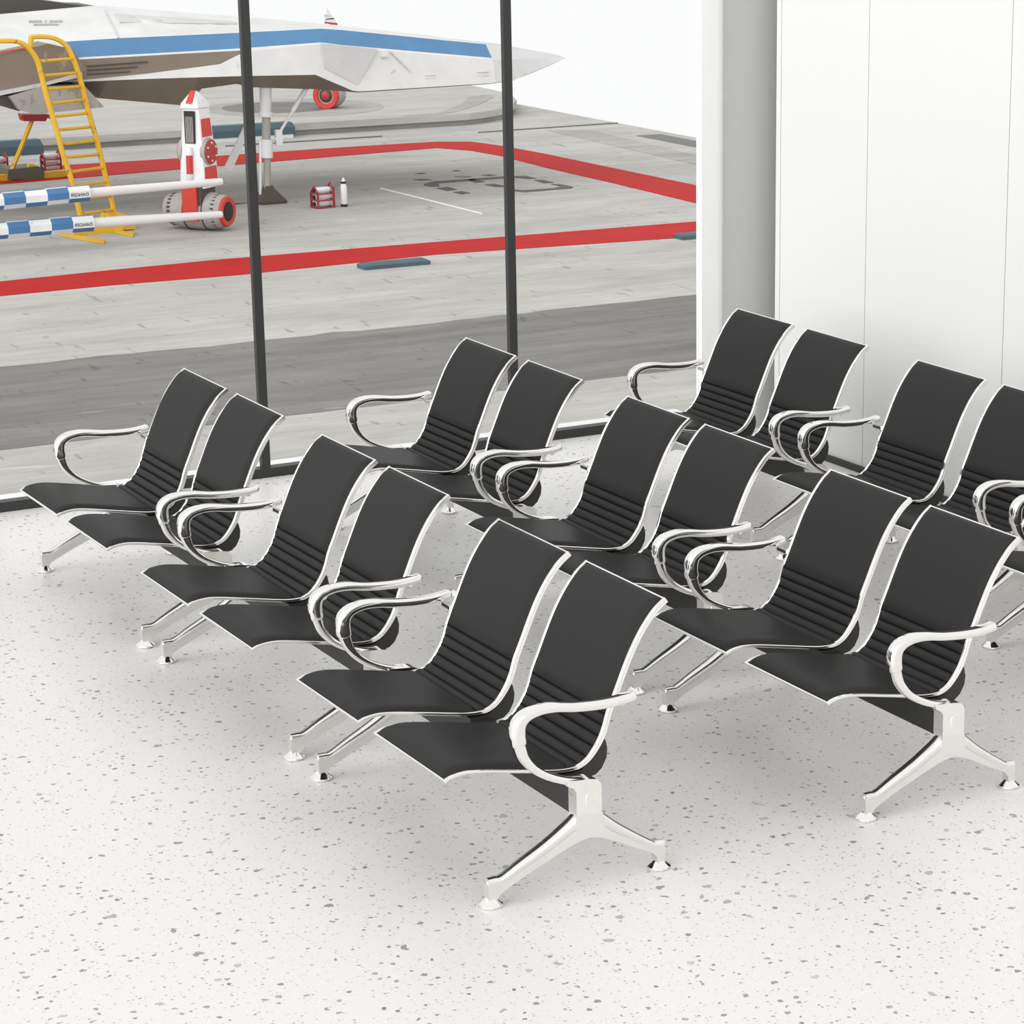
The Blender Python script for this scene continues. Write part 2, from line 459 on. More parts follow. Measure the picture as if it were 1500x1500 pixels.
ARM = [(.294,.304),(.251,.310),(.193,.331),(.1435,.3605),(.110,.398),(.095,.4345),(.089,.4695),(.094,.501),(.1155,.521),(.153,.5305),(.1995,.530),(.269,.5195),(.337,.5145),(.390,.515),(.430,.5195),(.4505,.524)]
def sweep_arm(xc, pts, th, wd, n=8):
    """flattened tube along points (Y,Z,thickness factor)"""
    bm = NB(); P = spline([(xc, a, b) for a, b in pts], n)
    rings = []
    N = len(P); seg = 20
    for i, p in enumerate(P):
        d = (P[min(i+1, N-1)]-P[max(i-1, 0)]).normalized()
        nv = Vector((0, -d.z, d.y))
        f = i/(N-1)
        t, w = th(f), wd(f)
        e = min(i, N-1-i)
        k = (0.55, 0.85, 0.96)[e] if e < 3 else 1
        ring = []
        for j in range(seg):
            a = 2*math.pi*j/seg
            ca, sa = math.cos(a), math.sin(a)
            u = math.copysign(abs(ca)**0.5, ca)*w*k; v = math.copysign(abs(sa)**0.8, sa)*t*k
            ring.append(p+Vector((u, 0, 0))+nv*v)
        rings.append(ring)
    loft(bm, rings)
    return bm
def bench(label, loc):
    R = thing('tandem_bench', loc, label, 'bench', 'two-seat waiting benches in three rows')
    bm = NB(); box(bm, 0.018, BW-0.018, .262, .330, .206, .288); bev(bm, 0.008, 3)
    mesh_obj('beam', bm, 'beam', R)
    for xc in (0.0, BW):
        l = mesh_obj('leg_frame', leg_mesh(xc), 'steel', R, 35)
        for y in (0.0, 0.524):
            bm = NB(); lathe(bm, [(0.030, 0.0), (0.034, 0.004), (0.0335, 0.008), (0.016, 0.023), (0.013, 0.027), (0.012, 0.034)], (xc, y, 0), seg=28)
            mesh_obj('glide_foot', bm, 'chrome', l, 35)
        bm = NB(); prism(bm, COLM, xc-0.023, xc+0.023); bev(bm, 0.007, 3, 35)
        b2 = sweep_arm(xc, ARM, lambda f: 0.0105+0.0085*math.exp(-((f-0.42)/0.15)**2), lambda f: 0.0175)
        tmp = bpy.data.meshes.new('t'); b2.to_mesh(tmp); b2.free(); bm.from_mesh(tmp); bpy.data.meshes.remove(tmp)
        for sx in (-1, 1):                               # small arched boss cast into the column face
            pts = [(xc+sx*0.0225, y, z) for y, z in ((.284,.228),(.284,.262),(.288,.270),(.295,.273),(.302,.270),(.306,.262),(.306,.226))]
            tube(bm, pts, 0.0018, 6)
        a = mesh_obj('armrest', bm, 'chrome', R, 40)
        padp = [(y, z) for y, z in ARM[5:]]
        mesh_obj('armrest_cover', sweep_arm(xc, padp, lambda f: 0.0130+0.0088*math.exp(-((f-0.10)/0.22)**2), lambda f: 0.0195), 'chrome', a, 50)
        sx = 1 if xc == 0 else -1
        bm = NB(); box(bm, *sorted((xc+sx*0.012, xc+sx*0.068)), .414, .426, .492, .503); bev(bm, 0.003, 2)
        mesh_obj('bracket_clip', bm, 'chrome', a)
    for x0, x1 in ((0.0661, 0.5238), (0.6262, 1.0839)):
        mesh_obj('side_rail', side_rail(x0, x0+0.011, -1), 'chrome', R, 35)
        mesh_obj('side_rail', side_rail(x1-0.011, x1, 1), 'chrome', R, 35)
        a, b = x0+0.0105, x1-0.0105
        mesh_obj('seat', pad(a, b, 0.004, SEAMS[0], None, 0.016, r0=0.03), 'leather', R, 60)
        mesh_obj('ribbed_panel', pad(a, b, SEAMS[0], SEAMS[-1], SEAMS[1:-1], 0.009), 'leather', R, 60)
        mesh_obj('backrest', pad(a, b, SEAMS[-1], LEN-0.003, None, 0.018, r0=0.045, r1=0.03), 'leather', R, 60)
        for s in (0.0025, LEN-0.002):
            (y, z), (ty, tz), (ny, nz) = at(s)
            bm = NB()
            q = [(y+ty*i*0.0022+ny*j, z+tz*i*0.0022+nz*j) for i, j in ((-1, -0.002), (1, -0.002), (1, 0.006), (-1, 0.006))]
            prism(bm, q, a, b); mesh_obj('end_trim', bm, 'chrome', R, 0)
        bm = NB()
        und = [(.255,.303),(.285,.302),(.320,.306),(.351,.327),(.381,.364),(.391,.390)]
        prism(bm, [(.262,.280)]+und+[(.398,.378),(.403,.354),(.400,.328),(.385,.300),(.366,.285),(.335,.279)], x0+0.014, x1-0.005)
        bev(bm, 0.003, 2, 25); mesh_obj('seat_bracket', bm, 'beam', R, 35)
    return R
PITCH = BW+0.2131
rows = [(0.0, 0.0), (-0.0094, 1.2321), (-0.015, 2.5655)]
rn = ['front row', 'middle row', 'back row']
pn = ['at the window end, farthest from the camera', 'in the middle of its row between two others', 'nearest the camera']
lab = [['black two-seat chrome bench at the window end of the front row, far left', 'black two-seat chrome bench in the middle of the front row', 'black two-seat chrome bench at the near end of the front row, closest to the camera'],
       ['black two-seat chrome bench at the window end of the middle row', 'black two-seat chrome bench in the middle of the middle row', 'black two-seat chrome bench at the near end of the middle row, lower right'],
       ['black two-seat chrome bench at the window end of the back row, by the grey column', 'black two-seat chrome bench in the middle of the back row, beside the white panelled wall', 'black two-seat chrome bench of the back row, cut off by the right edge']]
first = None
for r in range(3):
    for k in range(3):
        loc = (rows[r][0]+(k-2)*PITCH, rows[r][1], 0)
        if first is None: first = bench(lab[r][k], loc)
        else: dup(first, loc, lab[r][k])
D = {
 'marks': {'red_paint':[[(-45.179,10.964),(-45.266,12.091),(-45.496,14.517),(-45.651,17.043),(-45.504,21.933),(-45.244,28.477),(-45.188,31.874),(-43.22,30.568),(-43.236,27.272),(-43.922,21.178),(-43.574,16.534),(-43.694,13.901),(-43.594,11.591),(-43.528,10.504)],[(-62.912,15.905),(-63.244,19.34),(-63.096,23.191),(-63.204,27.782),(-63.079,30.325),(-62.565,31.181),(-61.18,31.484),(-58.76,31.655),(-54.938,31.716),(-50.779,31.798),(-44.994,31.745),(-42.419,30.038),(-47.93,30.088),(-52.216,30.193),(-56.017,30.208),(-58.973,30.366),(-60.582,30.204),(-61.685,29.66),(-61.09,24.406),(-60.413,18.421),(-60.038,15.104)]],'grey_mark':[[(-54.6,25.9),(-54.98,26.361),(-54.954,28.399),(-54.593,28.215),(-54.581,26.31),(-54.016,26.075),(-54.064,25.855),(-54.319,25.803)],[(-53.731,25.852),(-53.794,26.211),(-53.201,26.183),(-53.125,25.854)],[(-52.834,25.885),(-52.869,26.142),(-52.435,26.187),(-52.347,25.887)],[(-54.872,27.263),(-54.818,27.45),(-54.224,27.476),(-54.201,27.18)],[(-53.706,27.199),(-53.736,27.479),(-53.205,27.563),(-53.033,27.476),(-53.163,27.261)],[(-54.954,28.399),(-54.753,28.931),(-54.153,28.946),(-54.141,28.723),(-54.609,28.53),(-54.593,28.215)],[(-53.853,28.717),(-53.804,28.944),(-53.153,28.924),(-53.175,28.649)],[(-52.913,28.707),(-52.79,28.911),(-52.144,28.957),(-51.924,28.767),(-51.918,28.409),(-51.893,27.45),(-52.174,27.299),(-52.633,27.22),(-52.735,27.324),(-52.216,27.547),(-52.191,28.414),(-52.411,28.744)],[(-55.469,27.988),(-55.529,28.236),(-55.26,28.336),(-55.254,28.098)],[(-55.599,26.054),(-55.564,26.355),(-55.335,26.494),(-55.325,26.172)],[(-56.76,27.752),(-56.788,27.911),(-56.618,27.938),(-56.591,27.779)],[(-56.723,26.65),(-56.756,26.846),(-56.595,26.913),(-56.545,26.746)],[(-55.606,27.264),(-55.404,27.453),(-55.373,27.653),(-55.313,27.408)],[(-64.791,32.508),(-64.96,37.449),(-64.719,37.314),(-64.558,32.392)],[(-65.367,24.674),(-65.368,29.621),(-65.119,29.508),(-65.126,24.581)],[(-54.137,20.239),(-53.717,20.464),(-53.677,20.767),(-53.505,20.346)]],'stain_shade':[[(-64.161,34.503),(-63.467,35.659),(-55.936,35.114),(-54.088,33.999)]],'grate':[[(-61.468,36.119),(-61.406,36.932),(-58.921,36.915),(-57.609,36.124)]],'white_scratch':[[(-54.504,24.695),(-49.087,24.828),(-48.973,24.771),(-54.455,24.597)]]},
 'platform': [(-66.892,-40.0),(-66.704,33.161),(-67.042,33.988),(-67.618,34.852),(-68.619,35.678),(-69.741,36.377),(-71.474,37.039),(-73.288,37.243),(-74.969,37.304),(-78.4,35.543),(-88.225,32.728),(-104.754,29.315),(-68.0,-40.0)],
 'disc': (-71.032,29.155,-5.64),
 'disc_r': 2.82,
 'arc': [(-69.361,34.209),(-71.325,35.427),(-71.682,36.384),(-70.765,36.054),(-69.05,34.727),(-67.42,33.179),(-66.766,32.215),(-66.922,31.013),(-67.247,32.365)],
 'stations': [11.311,13.12,13.3,13.93,15.38,16.23,16.43,16.7,16.99,17.48,17.76,17.96,19.18,19.53,19.79,20.26,20.45,20.82,21.26,22.15,22.37,22.53,22.92,23.1,23.27,23.43,23.59,24.97,26.83,26.98,27.18,27.52,27.79,28.36,28.87,29.0,29.004],
 'rows': {'top':(-55.12,[-1.436,-1.479,-1.483,-1.498,-1.408,-1.363,-1.352,-1.338,-1.323,-1.297,-1.282,-1.288,-1.419,-1.457,-1.485,-1.535,-1.556,-1.595,-1.643,-1.763,-1.792,-1.814,-1.866,-1.891,-1.914,-1.935,-1.955,-2.127,-2.369,-2.388,-2.414,-2.458,-2.493,-2.568,-2.675,-2.699,-2.7]),'s1':(-53.01,[-1.858,-1.889,-1.892,-1.894,-1.898,-1.901,-1.896,-1.89,-1.883,-1.872,-1.871,-1.87,-1.865,-1.863,-1.862,-1.86,-1.859,-1.855,-1.851,-1.843,-1.841,-1.839,-1.876,-1.893,-1.914,-1.935,-1.955,-2.132,-2.369,-2.389,-2.414,-2.489,-2.548,-2.634,-2.711,-2.731,-2.731]),'s2':(-52.68,[-2.298,-2.314,-2.313,-2.298,-2.266,-2.247,-2.243,-2.239,-2.236,-2.23,-2.227,-2.225,-2.211,-2.207,-2.204,-2.199,-2.194,-2.183,-2.17,-2.144,-2.138,-2.158,-2.219,-2.241,-2.262,-2.281,-2.299,-2.463,-2.683,-2.701,-2.711,-2.726,-2.733,-2.744,-2.754,-2.756,-2.756]),'t':(-52.65,[-2.343,-2.371,-2.369,-2.352,-2.314,-2.292,-2.286,-2.283,-2.28,-2.274,-2.271,-2.269,-2.255,-2.251,-2.249,-2.243,-2.238,-2.226,-2.211,-2.183,-2.175,-2.198,-2.259,-2.281,-2.301,-2.319,-2.338,-2.499,-2.716,-2.734,-2.741,-2.751,-2.754,-2.759,-2.762,-2.763,-2.763]),'m':(-52.63,[-2.647,-2.67,-2.674,-2.689,-2.723,-2.743,-2.748,-2.738,-2.725,-2.702,-2.69,-2.68,-2.586,-2.558,-2.538,-2.344,-2.283,-2.242,-2.225,-2.19,-2.181,-2.206,-2.268,-2.289,-2.309,-2.327,-2.346,-2.507,-2.724,-2.741,-2.747,-2.757,-2.761,-2.765,-2.769,-2.77,-2.77]),'w':(-52.51,[-2.692,-2.704,-2.708,-2.722,-2.754,-2.773,-2.777,-2.779,-2.78,-2.783,-2.785,-2.786,-2.808,-2.815,-2.819,-2.828,-2.834,-2.844,-2.857,-2.883,-2.981,-3.052,-3.225,-3.306,-3.335,-3.334,-3.332,-3.321,-3.306,-3.295,-3.28,-3.254,-3.165,-2.979,-2.812,-2.769,-2.768]),'b':(-53.23,[-2.814,-2.816,-2.816,-2.827,-2.854,-2.87,-2.873,-2.885,-3.242,-3.309,-3.345,-3.372,-3.531,-3.147,-3.126,-3.088,-3.072,-3.177,-3.211,-3.279,-3.295,-3.307,-3.355,-3.377,-3.398,-3.418,-3.434,-3.42,-3.401,-3.399,-3.397,-3.372,-3.351,-3.186,-3.017,-2.974,-2.972])},
 'y_tip': 26.965,
 'y_white': 20.427,
 'y_stripe': 16.302,
 'side_panel': [(22.349,-2.152),(23.807,-2.348),(23.252,-3.191),(23.146,-3.137),(22.395,-2.728)],
 'nose_block': [(10.515,-2.779),(10.578,-2.08),(14.467,-2.052),(15.191,-1.945),(15.604,-1.871),(16.132,-2.014),(16.421,-2.471),(16.32,-2.543),(15.545,-2.722),(14.406,-2.881)],
 'nose_trim': [(10.49,-2.769),(14.374,-2.87),(15.51,-2.712),(16.284,-2.533),(16.294,-2.626),(14.917,-2.881),(14.367,-2.961),(10.481,-2.871)],
 'ventral': [(14.564,-2.992),(15.328,-2.801),(16.292,-2.832),(16.725,-3.331),(15.491,-3.39),(15.097,-3.4),(14.775,-3.307)],
 'ventral_dark': [(13.784,-2.941),(14.632,-2.983),(14.89,-3.301),(14.808,-3.343),(14.386,-3.153),(13.773,-3.092)],
 'tail_wing': [(12.282,-0.187),(16.51,-0.862),(17.476,-1.306),(18.636,-1.494),(19.007,-1.514),(18.334,-1.526),(16.453,-1.639),(12.139,-1.781)],
 'recess': [(-54.591,17.935,-1.433),(-54.282,20.889,-1.703),(-53.961,20.762,-1.736),(-53.999,17.872,-1.596)],
 'hull_seam': [(-54.881,17.805,-1.35),(-54.88,17.838,-1.351),(-53.01,17.497,-1.872),(-53.014,17.466,-1.871)],
 'stencil': [[(-54.601,15.89,-1.508),(-54.593,15.923,-1.509),(-54.47,15.882,-1.541),(-54.477,15.85,-1.54)],[(-54.589,15.941,-1.51),(-54.581,15.973,-1.51),(-54.458,15.933,-1.542),(-54.466,15.9,-1.541)],[(-54.577,15.991,-1.511),(-54.569,16.023,-1.511),(-54.446,15.983,-1.543),(-54.454,15.95,-1.543)],[(-54.565,16.041,-1.512),(-54.557,16.074,-1.512),(-54.435,16.033,-1.544),(-54.442,16.001,-1.544)],[(-54.553,16.091,-1.513),(-54.545,16.124,-1.513),(-54.424,16.084,-1.545),(-54.431,16.051,-1.545)],[(-54.541,16.142,-1.514),(-54.533,16.175,-1.514),(-54.412,16.134,-1.547),(-54.42,16.101,-1.546)],[(-54.517,16.243,-1.516),(-54.509,16.275,-1.517),(-54.39,16.235,-1.549),(-54.397,16.203,-1.548)],[(-54.492,16.343,-1.518),(-54.484,16.376,-1.519),(-54.365,16.336,-1.551),(-54.373,16.303,-1.55)],[(-54.479,16.394,-1.519),(-54.471,16.426,-1.52),(-54.353,16.386,-1.552),(-54.361,16.354,-1.551)],[(-54.467,16.444,-1.52),(-54.459,16.477,-1.521),(-54.34,16.437,-1.553),(-54.348,16.404,-1.552)],[(-54.454,16.494,-1.521),(-54.446,16.527,-1.522),(-54.328,16.487,-1.554),(-54.336,16.454,-1.553)],[(-54.442,16.545,-1.522),(-54.434,16.578,-1.523),(-54.316,16.537,-1.555),(-54.324,16.505,-1.554)],[(-54.43,16.595,-1.523),(-54.421,16.628,-1.524),(-54.304,16.588,-1.556),(-54.311,16.555,-1.556)],[(-54.358,15.924,-1.567),(-54.351,15.957,-1.568),(-54.237,15.92,-1.597),(-54.244,15.887,-1.596)],[(-54.347,15.975,-1.568),(-54.34,16.008,-1.569),(-54.226,15.971,-1.598),(-54.233,15.937,-1.598)],[(-54.336,16.026,-1.569),(-54.328,16.059,-1.57),(-54.216,16.021,-1.6),(-54.223,15.988,-1.599)],[(-54.325,16.077,-1.571),(-54.317,16.11,-1.571),(-54.205,16.073,-1.601),(-54.212,16.039,-1.6)],[(-54.313,16.128,-1.572),(-54.306,16.161,-1.572),(-54.194,16.124,-1.602),(-54.201,16.09,-1.601)],[(-54.303,16.179,-1.573),(-54.295,16.212,-1.574),(-54.184,16.175,-1.603),(-54.191,16.141,-1.602)],[(-54.292,16.23,-1.574),(-54.284,16.263,-1.575),(-54.174,16.226,-1.604),(-54.18,16.193,-1.604)],[(-54.279,16.281,-1.575),(-54.271,16.314,-1.576),(-54.162,16.277,-1.605),(-54.169,16.244,-1.605)],[(-54.267,16.331,-1.576),(-54.259,16.364,-1.577),(-54.149,16.327,-1.607),(-54.157,16.294,-1.606)],[(-54.255,16.382,-1.577),(-54.247,16.415,-1.578),(-54.137,16.378,-1.608),(-54.145,16.345,-1.607)],[(-54.242,16.433,-1.578),(-54.235,16.466,-1.579),(-54.125,16.429,-1.609),(-54.133,16.396,-1.608)]],
 'red_line': [(14.151,-2.037),(15.183,-1.92),(15.181,-1.951),(14.149,-2.067)],
 'fin': [(31.556,-2.772),(31.427,-3.268),(31.94,-3.352)],
 'gear': {'foot':[(20.843,-5.975),(21.112,-5.544),(21.201,-5.55),(21.517,-6.023)],'low':[(21.152,-5.63),(21.193,-4.803)],'collar':[(21.178,-4.918),(21.2,-4.457)],'mid':[(21.181,-4.489),(21.21,-3.898)],'ring':[(21.2,-3.914),(21.207,-3.783)],'up':[(21.196,-3.815),(21.234,-3.049)],'brace':[(21.412,-4.486),(22.287,-3.279)],'thin':[(20.967,-5.784),(21.032,-4.463)],'board':[(20.081,-5.08),(20.25,-5.173),(20.696,-4.329),(20.714,-3.97)]},
 'rail_l': [(13.432,-1.653),(14.031,-1.647),(14.406,-1.676),(14.625,-1.802),(14.791,-2.031),(14.866,-2.271),(14.977,-2.871),(15.12,-3.478),(15.26,-4.164),(15.421,-4.782),(15.581,-5.667)],
 'rail_r': [(15.073,-1.888),(15.093,-1.723),(15.15,-1.68),(15.554,-1.711),(15.857,-1.874),(16.024,-2.199),(16.166,-2.694),(16.309,-3.423),(16.471,-4.128),(16.614,-4.917),(16.736,-5.555),(16.849,-6.085)],
 'rungs': [((14.881,-2.122),(16.035,-2.194)),((14.975,-2.435),(16.074,-2.52)),((15.012,-2.738),(16.134,-2.825)),((15.108,-3.046),(16.214,-3.128)),((15.186,-3.334),(16.255,-3.434)),((15.244,-3.635),(16.295,-3.749)),((15.321,-3.953),(16.375,-4.068)),((15.379,-4.255),(16.457,-4.38)),((15.436,-4.579),(16.539,-4.689)),((15.514,-4.901),(16.621,-5.012)),((15.594,-5.197),(16.703,-5.336)),((15.651,-5.532),(16.744,-5.666))],
 'lad_base': [(-50.618,15.004),(-49.112,15.552),(-49.833,16.507),(-50.968,15.829)],
 'pole': [[(12.581,-4.854),(13.167,-4.837),(14.841,-4.792),(18.162,-4.748)],[(12.532,-5.489),(13.121,-5.461),(14.828,-5.442),(18.123,-5.475)]],
 'pole_sq': [[(13.248,-0.638),(13.694,-0.652),(14.159,-0.666),(14.628,-0.681),(15.101,-0.696)],[(13.248,-0.638),(13.738,-0.653),(14.203,-0.667),(14.672,-0.682),(15.145,-0.697)]],
 'pole_ground': [(-44.978,11.453)],
 'ribs': [[(16.585,-2.433),(18.024,-2.394)],[(16.579,-2.526),(17.77,-2.501)],[(16.573,-2.618),(17.6,-2.602)]],
 'gear_box': [(21.423,-4.239),(21.583,-4.611)],
 'gear_foot': (-53.427,21.182),
 'gear_collar': [(21.179,-4.901),(21.2,-4.457)],
 'skids': [[(-50.694,15.076),(-50.872,15.18),(-49.379,15.689),(-49.016,15.519)],[(-51.013,16.163),(-51.194,16.273),(-50.032,16.577),(-49.701,16.429)]],
 'base_a': [(15.178,-6.052),(15.424,-5.902),(15.901,-5.861),(16.507,-5.86),(16.509,-6.093),(15.786,-6.161)],
 'lines': [[(24.144,-2.413),(24.167,-2.414),(24.694,-2.937),(24.67,-2.936)],[(25.062,-3.033),(25.347,-3.036),(25.347,-3.049),(25.062,-3.047)],[(25.06,-3.108),(25.345,-3.11),(25.344,-3.123),(25.06,-3.121)],[(26.475,-3.023),(26.827,-3.017),(26.827,-3.031),(26.475,-3.036)],[(26.473,-3.114),(26.825,-3.108),(26.825,-3.122),(26.473,-3.127)],[(23.919,-2.53),(24.082,-2.531),(24.081,-2.557),(23.918,-2.556)],[(24.149,-2.923),(24.245,-2.843),(24.262,-2.86),(24.166,-2.945)],[(23.142,-2.773),(23.176,-2.775),(23.193,-3.079),(23.153,-3.077)]],
 'pod': (-50.053,18.17),
 'cage': (-51.964,21.978),
 'cage_l': (-51.879,21.658),
 'cage_m': (-51.694,21.739),
 'cage_r': (-52.16,22.348),
 'bottle': (-51.836,22.19),
 'rockL': (-42.796,19.001),
 'rockR': (-42.724,20.495),
 'rock2L': (-42.956,26.75),
 'kerb1L': (-64.802,17.929),
 'kerb1R': (-65.089,19.26),
 'kerb2L': (-66.161,25.87),
 'kerb2R': (-66.194,27.194),
 'dolly': (-60.828,17.461),
 'rackp': (-62.082,18.403),
 'rack2': (-61.962,16.935),
 'tyre': (-70.113,29.873),
 'Xd': -60.828,
 'dolly_p': {'strut':[(17.696,-4.477),(17.065,-5.744)],'clamp':[(17.403,-4.303),(18.122,-4.341),(18.019,-4.512),(17.444,-4.48)],'block':[(16.923,-5.965),(16.943,-5.701),(17.757,-5.664),(17.895,-5.762),(17.878,-6.01)],'beam1':[(16.027,-6.029),(16.041,-5.836),(17.059,-5.832),(17.047,-5.99)],'beam2':[(17.878,-6.01),(17.89,-5.832),(18.66,-5.81),(18.649,-5.971)],'stub':[(17.48,-5.735),(17.526,-5.596),(17.634,-5.603),(17.769,-5.753)]},
}

# ------------------------------------------------------------------ outside: apron one storey below
G = -6.0
KT = -5.64
XC = -55.34                    # centre plane of the aircraft
bm = NB()
mats = ['tarmac', 'asphalt', 'red_paint', 'grey_mark', 'grate', 'white_scratch', 'stain_shade']
box(bm, -78.0, -8, -40, 37.4, G-0.5, G)
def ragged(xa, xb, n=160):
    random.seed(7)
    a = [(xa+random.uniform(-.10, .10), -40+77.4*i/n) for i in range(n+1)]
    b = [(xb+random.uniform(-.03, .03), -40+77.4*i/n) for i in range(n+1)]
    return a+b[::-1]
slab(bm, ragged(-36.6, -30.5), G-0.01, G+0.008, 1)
for i, k in enumerate(('red_paint', 'grey_mark', 'grate', 'white_scratch', 'stain_shade')):
    for p in D['marks'][k]: slab(bm, p, G-0.01, G+0.012, i+2)
mesh_obj('tarmac_floor', bm, mats, None, 0, kind='structure')
pf = D['platform']
bm = NB(); slab(bm, pf, KT-0.2, KT)
slab(bm, [(pf[0][0]-.14, pf[0][1])]+[(x-.14, y-.06) for x, y in pf[1:5]]+[(x-.1, y-.2) for x, y in pf[5:9]]+pf[9:], G+0.001, KT-0.19, 1)  # inset base in a darker tone, made as the shadow strip below the kerb
cx, cy, _ = D['disc']
slab(bm, [(cx+D['disc_r']*math.cos(2*math.pi*k/48), cy+D['disc_r']*math.sin(2*math.pi*k/48)) for k in range(48)], KT-0.01, KT+0.010, 1)
slab(bm, [(cx-0.3+D['disc_r']*.62*math.cos(2*math.pi*k/48), cy-0.4+D['disc_r']*.62*math.sin(2*math.pi*k/48)) for k in range(48)], KT-0.01, KT+0.014, 2)
slab(bm, D['arc'], KT-0.01, KT+0.012, 1)
mesh_obj('platform_floor', bm, ['kerb', 'stain_shade', 'asphalt'], None, 0, kind='structure')

# ---- aircraft: a faceted hull lofted over its stations
AC = thing('aircraft', (XC, 21.2, G), 'long white aircraft with blue side stripe and shade-tinted belly parked on the apron', 'aircraft')
AO = Vector((XC, 21.2, G))
def local(bm):
    bmesh.ops.translate(bm, verts=bm.verts, vec=-AO); return bm
def ac_part(name, bm, m, parent=None, smooth=25, **kw): return mesh_obj(name, local(bm), m, parent or AC, smooth, **kw)
ST = D['stations']; RW = D['rows']
def strip(keys, cond):
    """side strip between two rows, both sides of the hull"""
    bm = NB()
    (xa, za), (xb, zb) = (RW[keys[0]], RW[keys[1]])
    tip = lambda y: max(0.03, min(1, (ST[-1]-y)/3.2))**0.8
    for sgn in (1, -1):
        for i in range(len(ST)-1):
            if not cond(0.5*(ST[i]+ST[i+1])): continue
            q = []
            for X, z, y in ((xa, za[i], ST[i]), (xa, za[i+1], ST[i+1]), (xb, zb[i+1], ST[i+1]), (xb, zb[i], ST[i])):
                q.append(bm.verts.new((XC+sgn*(X-XC)*tip(y) if sgn < 0 else X-(1-tip(y))*0.0, y, z)))
            bm.faces.new(q)
    bmesh.ops.remove_doubles(bm, verts=bm.verts, dist=0.0005)
    bmesh.ops.dissolve_degenerate(bm, edges=bm.edges, dist=0.0005)
    return bm
def deck(key, dz, cond):
    """roof or underside: from the row on the near side over to its mirror"""
    bm = NB(); X, zz = RW[key]
    tip = lambda y: max(0.03, min(1, (ST[-1]-y)/3.2))**0.8
    for i in range(len(ST)-1):
        if not cond(0.5*(ST[i]+ST[i+1])): continue
        a = [(X, ST[i], zz[i]), (X, ST[i+1], zz[i+1])]
        b = [(XC-(X-XC)*tip(y), y, z+dz) for _, y, z in a]
        bm.faces.new([bm.verts.new(p) for p in (a[0], a[1], b[1], b[0])])
    bmesh.ops.remove_doubles(bm, verts=bm.verts, dist=0.0005)
    return bm
body = lambda y: y < D['y_tip']
allw = lambda y: True
YT, YW = D['y_tip'], D['y_white']
def merge(*bms):
    out = NB()
    for b in bms:
        t = bpy.data.meshes.new('t'); b.to_mesh(t); b.free(); out.from_mesh(t); bpy.data.meshes.remove(t)
    return out
ac_part('upper_hull', merge(strip(('top', 's1'), body), deck('top', 0, body)), 'hull')
ac_part('side_stripe', strip(('s1', 's2'), lambda y: D['y_stripe'] < y < YT), 'stripe', label='blue painted stripe')
ac_part('stripe_trim', merge(strip(('s1', 's2'), lambda y: y < D['y_stripe']), strip(('s2', 't'), body)), 'hull')
ac_part('shade_tinted_side', strip(('t', 'm'), lambda y: y < YW), 'hull_dark', label='ribbed side panel tinted taupe for shade')
ac_part('lower_hull', merge(strip(('m', 'w'), body), strip(('t', 'm'), lambda y: YW < y < YT)), 'hull')
ac_part('belly', merge(strip(('w', 'b'), body), deck('b', 0.0, body)), 'hull_dark', label='underside tinted taupe for shade')
ac_part('nose_cone', merge(strip(('top', 's1'), lambda y: y > YT), strip(('s1', 's2'), lambda y: y > YT), strip(('s2', 't'), lambda y: y > YT), strip(('t', 'm'), lambda y: y > YT), strip(('m', 'w'), lambda y: y > YT), strip(('w', 'b'), lambda y: y > YT), deck('top', 0, lambda y: y > YT), deck('b', 0, lambda y: y > YT)), 'hull_grey', label='grey pointed tip')
def plate(name, key, x, th, m, **kw):
    bm = NB(); prism(bm, D[key], x-th, x); return ac_part(name, bm, m, None, 0, **kw)
plate('side_panel', 'side_panel', -52.52, 0.16, 'hull_grey', label='grey side panel')
bm = NB()
for q in D['lines']: prism(bm, q, -52.75, -52.535)
ac_part('panel_line', bm, 'hull_grey', None, 0)
plate('air_intake', 'nose_block', -52.24, 2.2, 'hull_dark')
plate('intake_lip', 'nose_trim', -52.13, 2.4, 'hull_grey')
plate('ventral_fairing', 'ventral', -52.02, 1.8, 'vent', label='rough grey fairing under the belly')
plate('fairing_mount', 'ventral_dark', -52.24, 1.5, 'brown')
plate('tail_wing', 'tail_wing', -58.78, 1.8, 'wing', label='dark brown wing above the hull')
plate('red_line', 'red_line', -52.20, 0.03, 'red')
def hull_quad(bm, q, e=0.03):
    f = [bm.verts.new((x+e, y, z+e)) for x, y, z in q]; r = [bm.verts.new((x-.05, y, z-.05)) for x, y, z in q]
    bm.faces.new(f); bm.faces.new(r[::-1])
    for i in range(4): bm.faces.new((f[i], r[i], r[(i+1) % 4], f[(i+1) % 4]))
bm = NB(); hull_quad(bm, D['recess'], 0.02); ac_part('roof_panel', bm, 'hull_grey', None, 0, label='grey roof panel')
bm = NB(); hull_quad(bm, D['hull_seam'], 0.02); ac_part('hull_seam', bm, 'hull_grey', None, 0)
# ribs along the shade-tinted side
bm = NB()
for (ya, za), (yb, zb) in D['ribs']:
    prism(bm, [(ya, za), (yb, zb), (yb, zb-0.022), (ya, za-0.022)], -52.75, -52.60)
ac_part('side_rib', bm, 'brown', None, 0)
# illegible stencilled lines on the upper hull: worn grey dashes
bm = NB()
for q in D['stencil']: hull_quad(bm, q, 0.02)
ac_part('stencil_lines', bm, 'faded', None, 0)
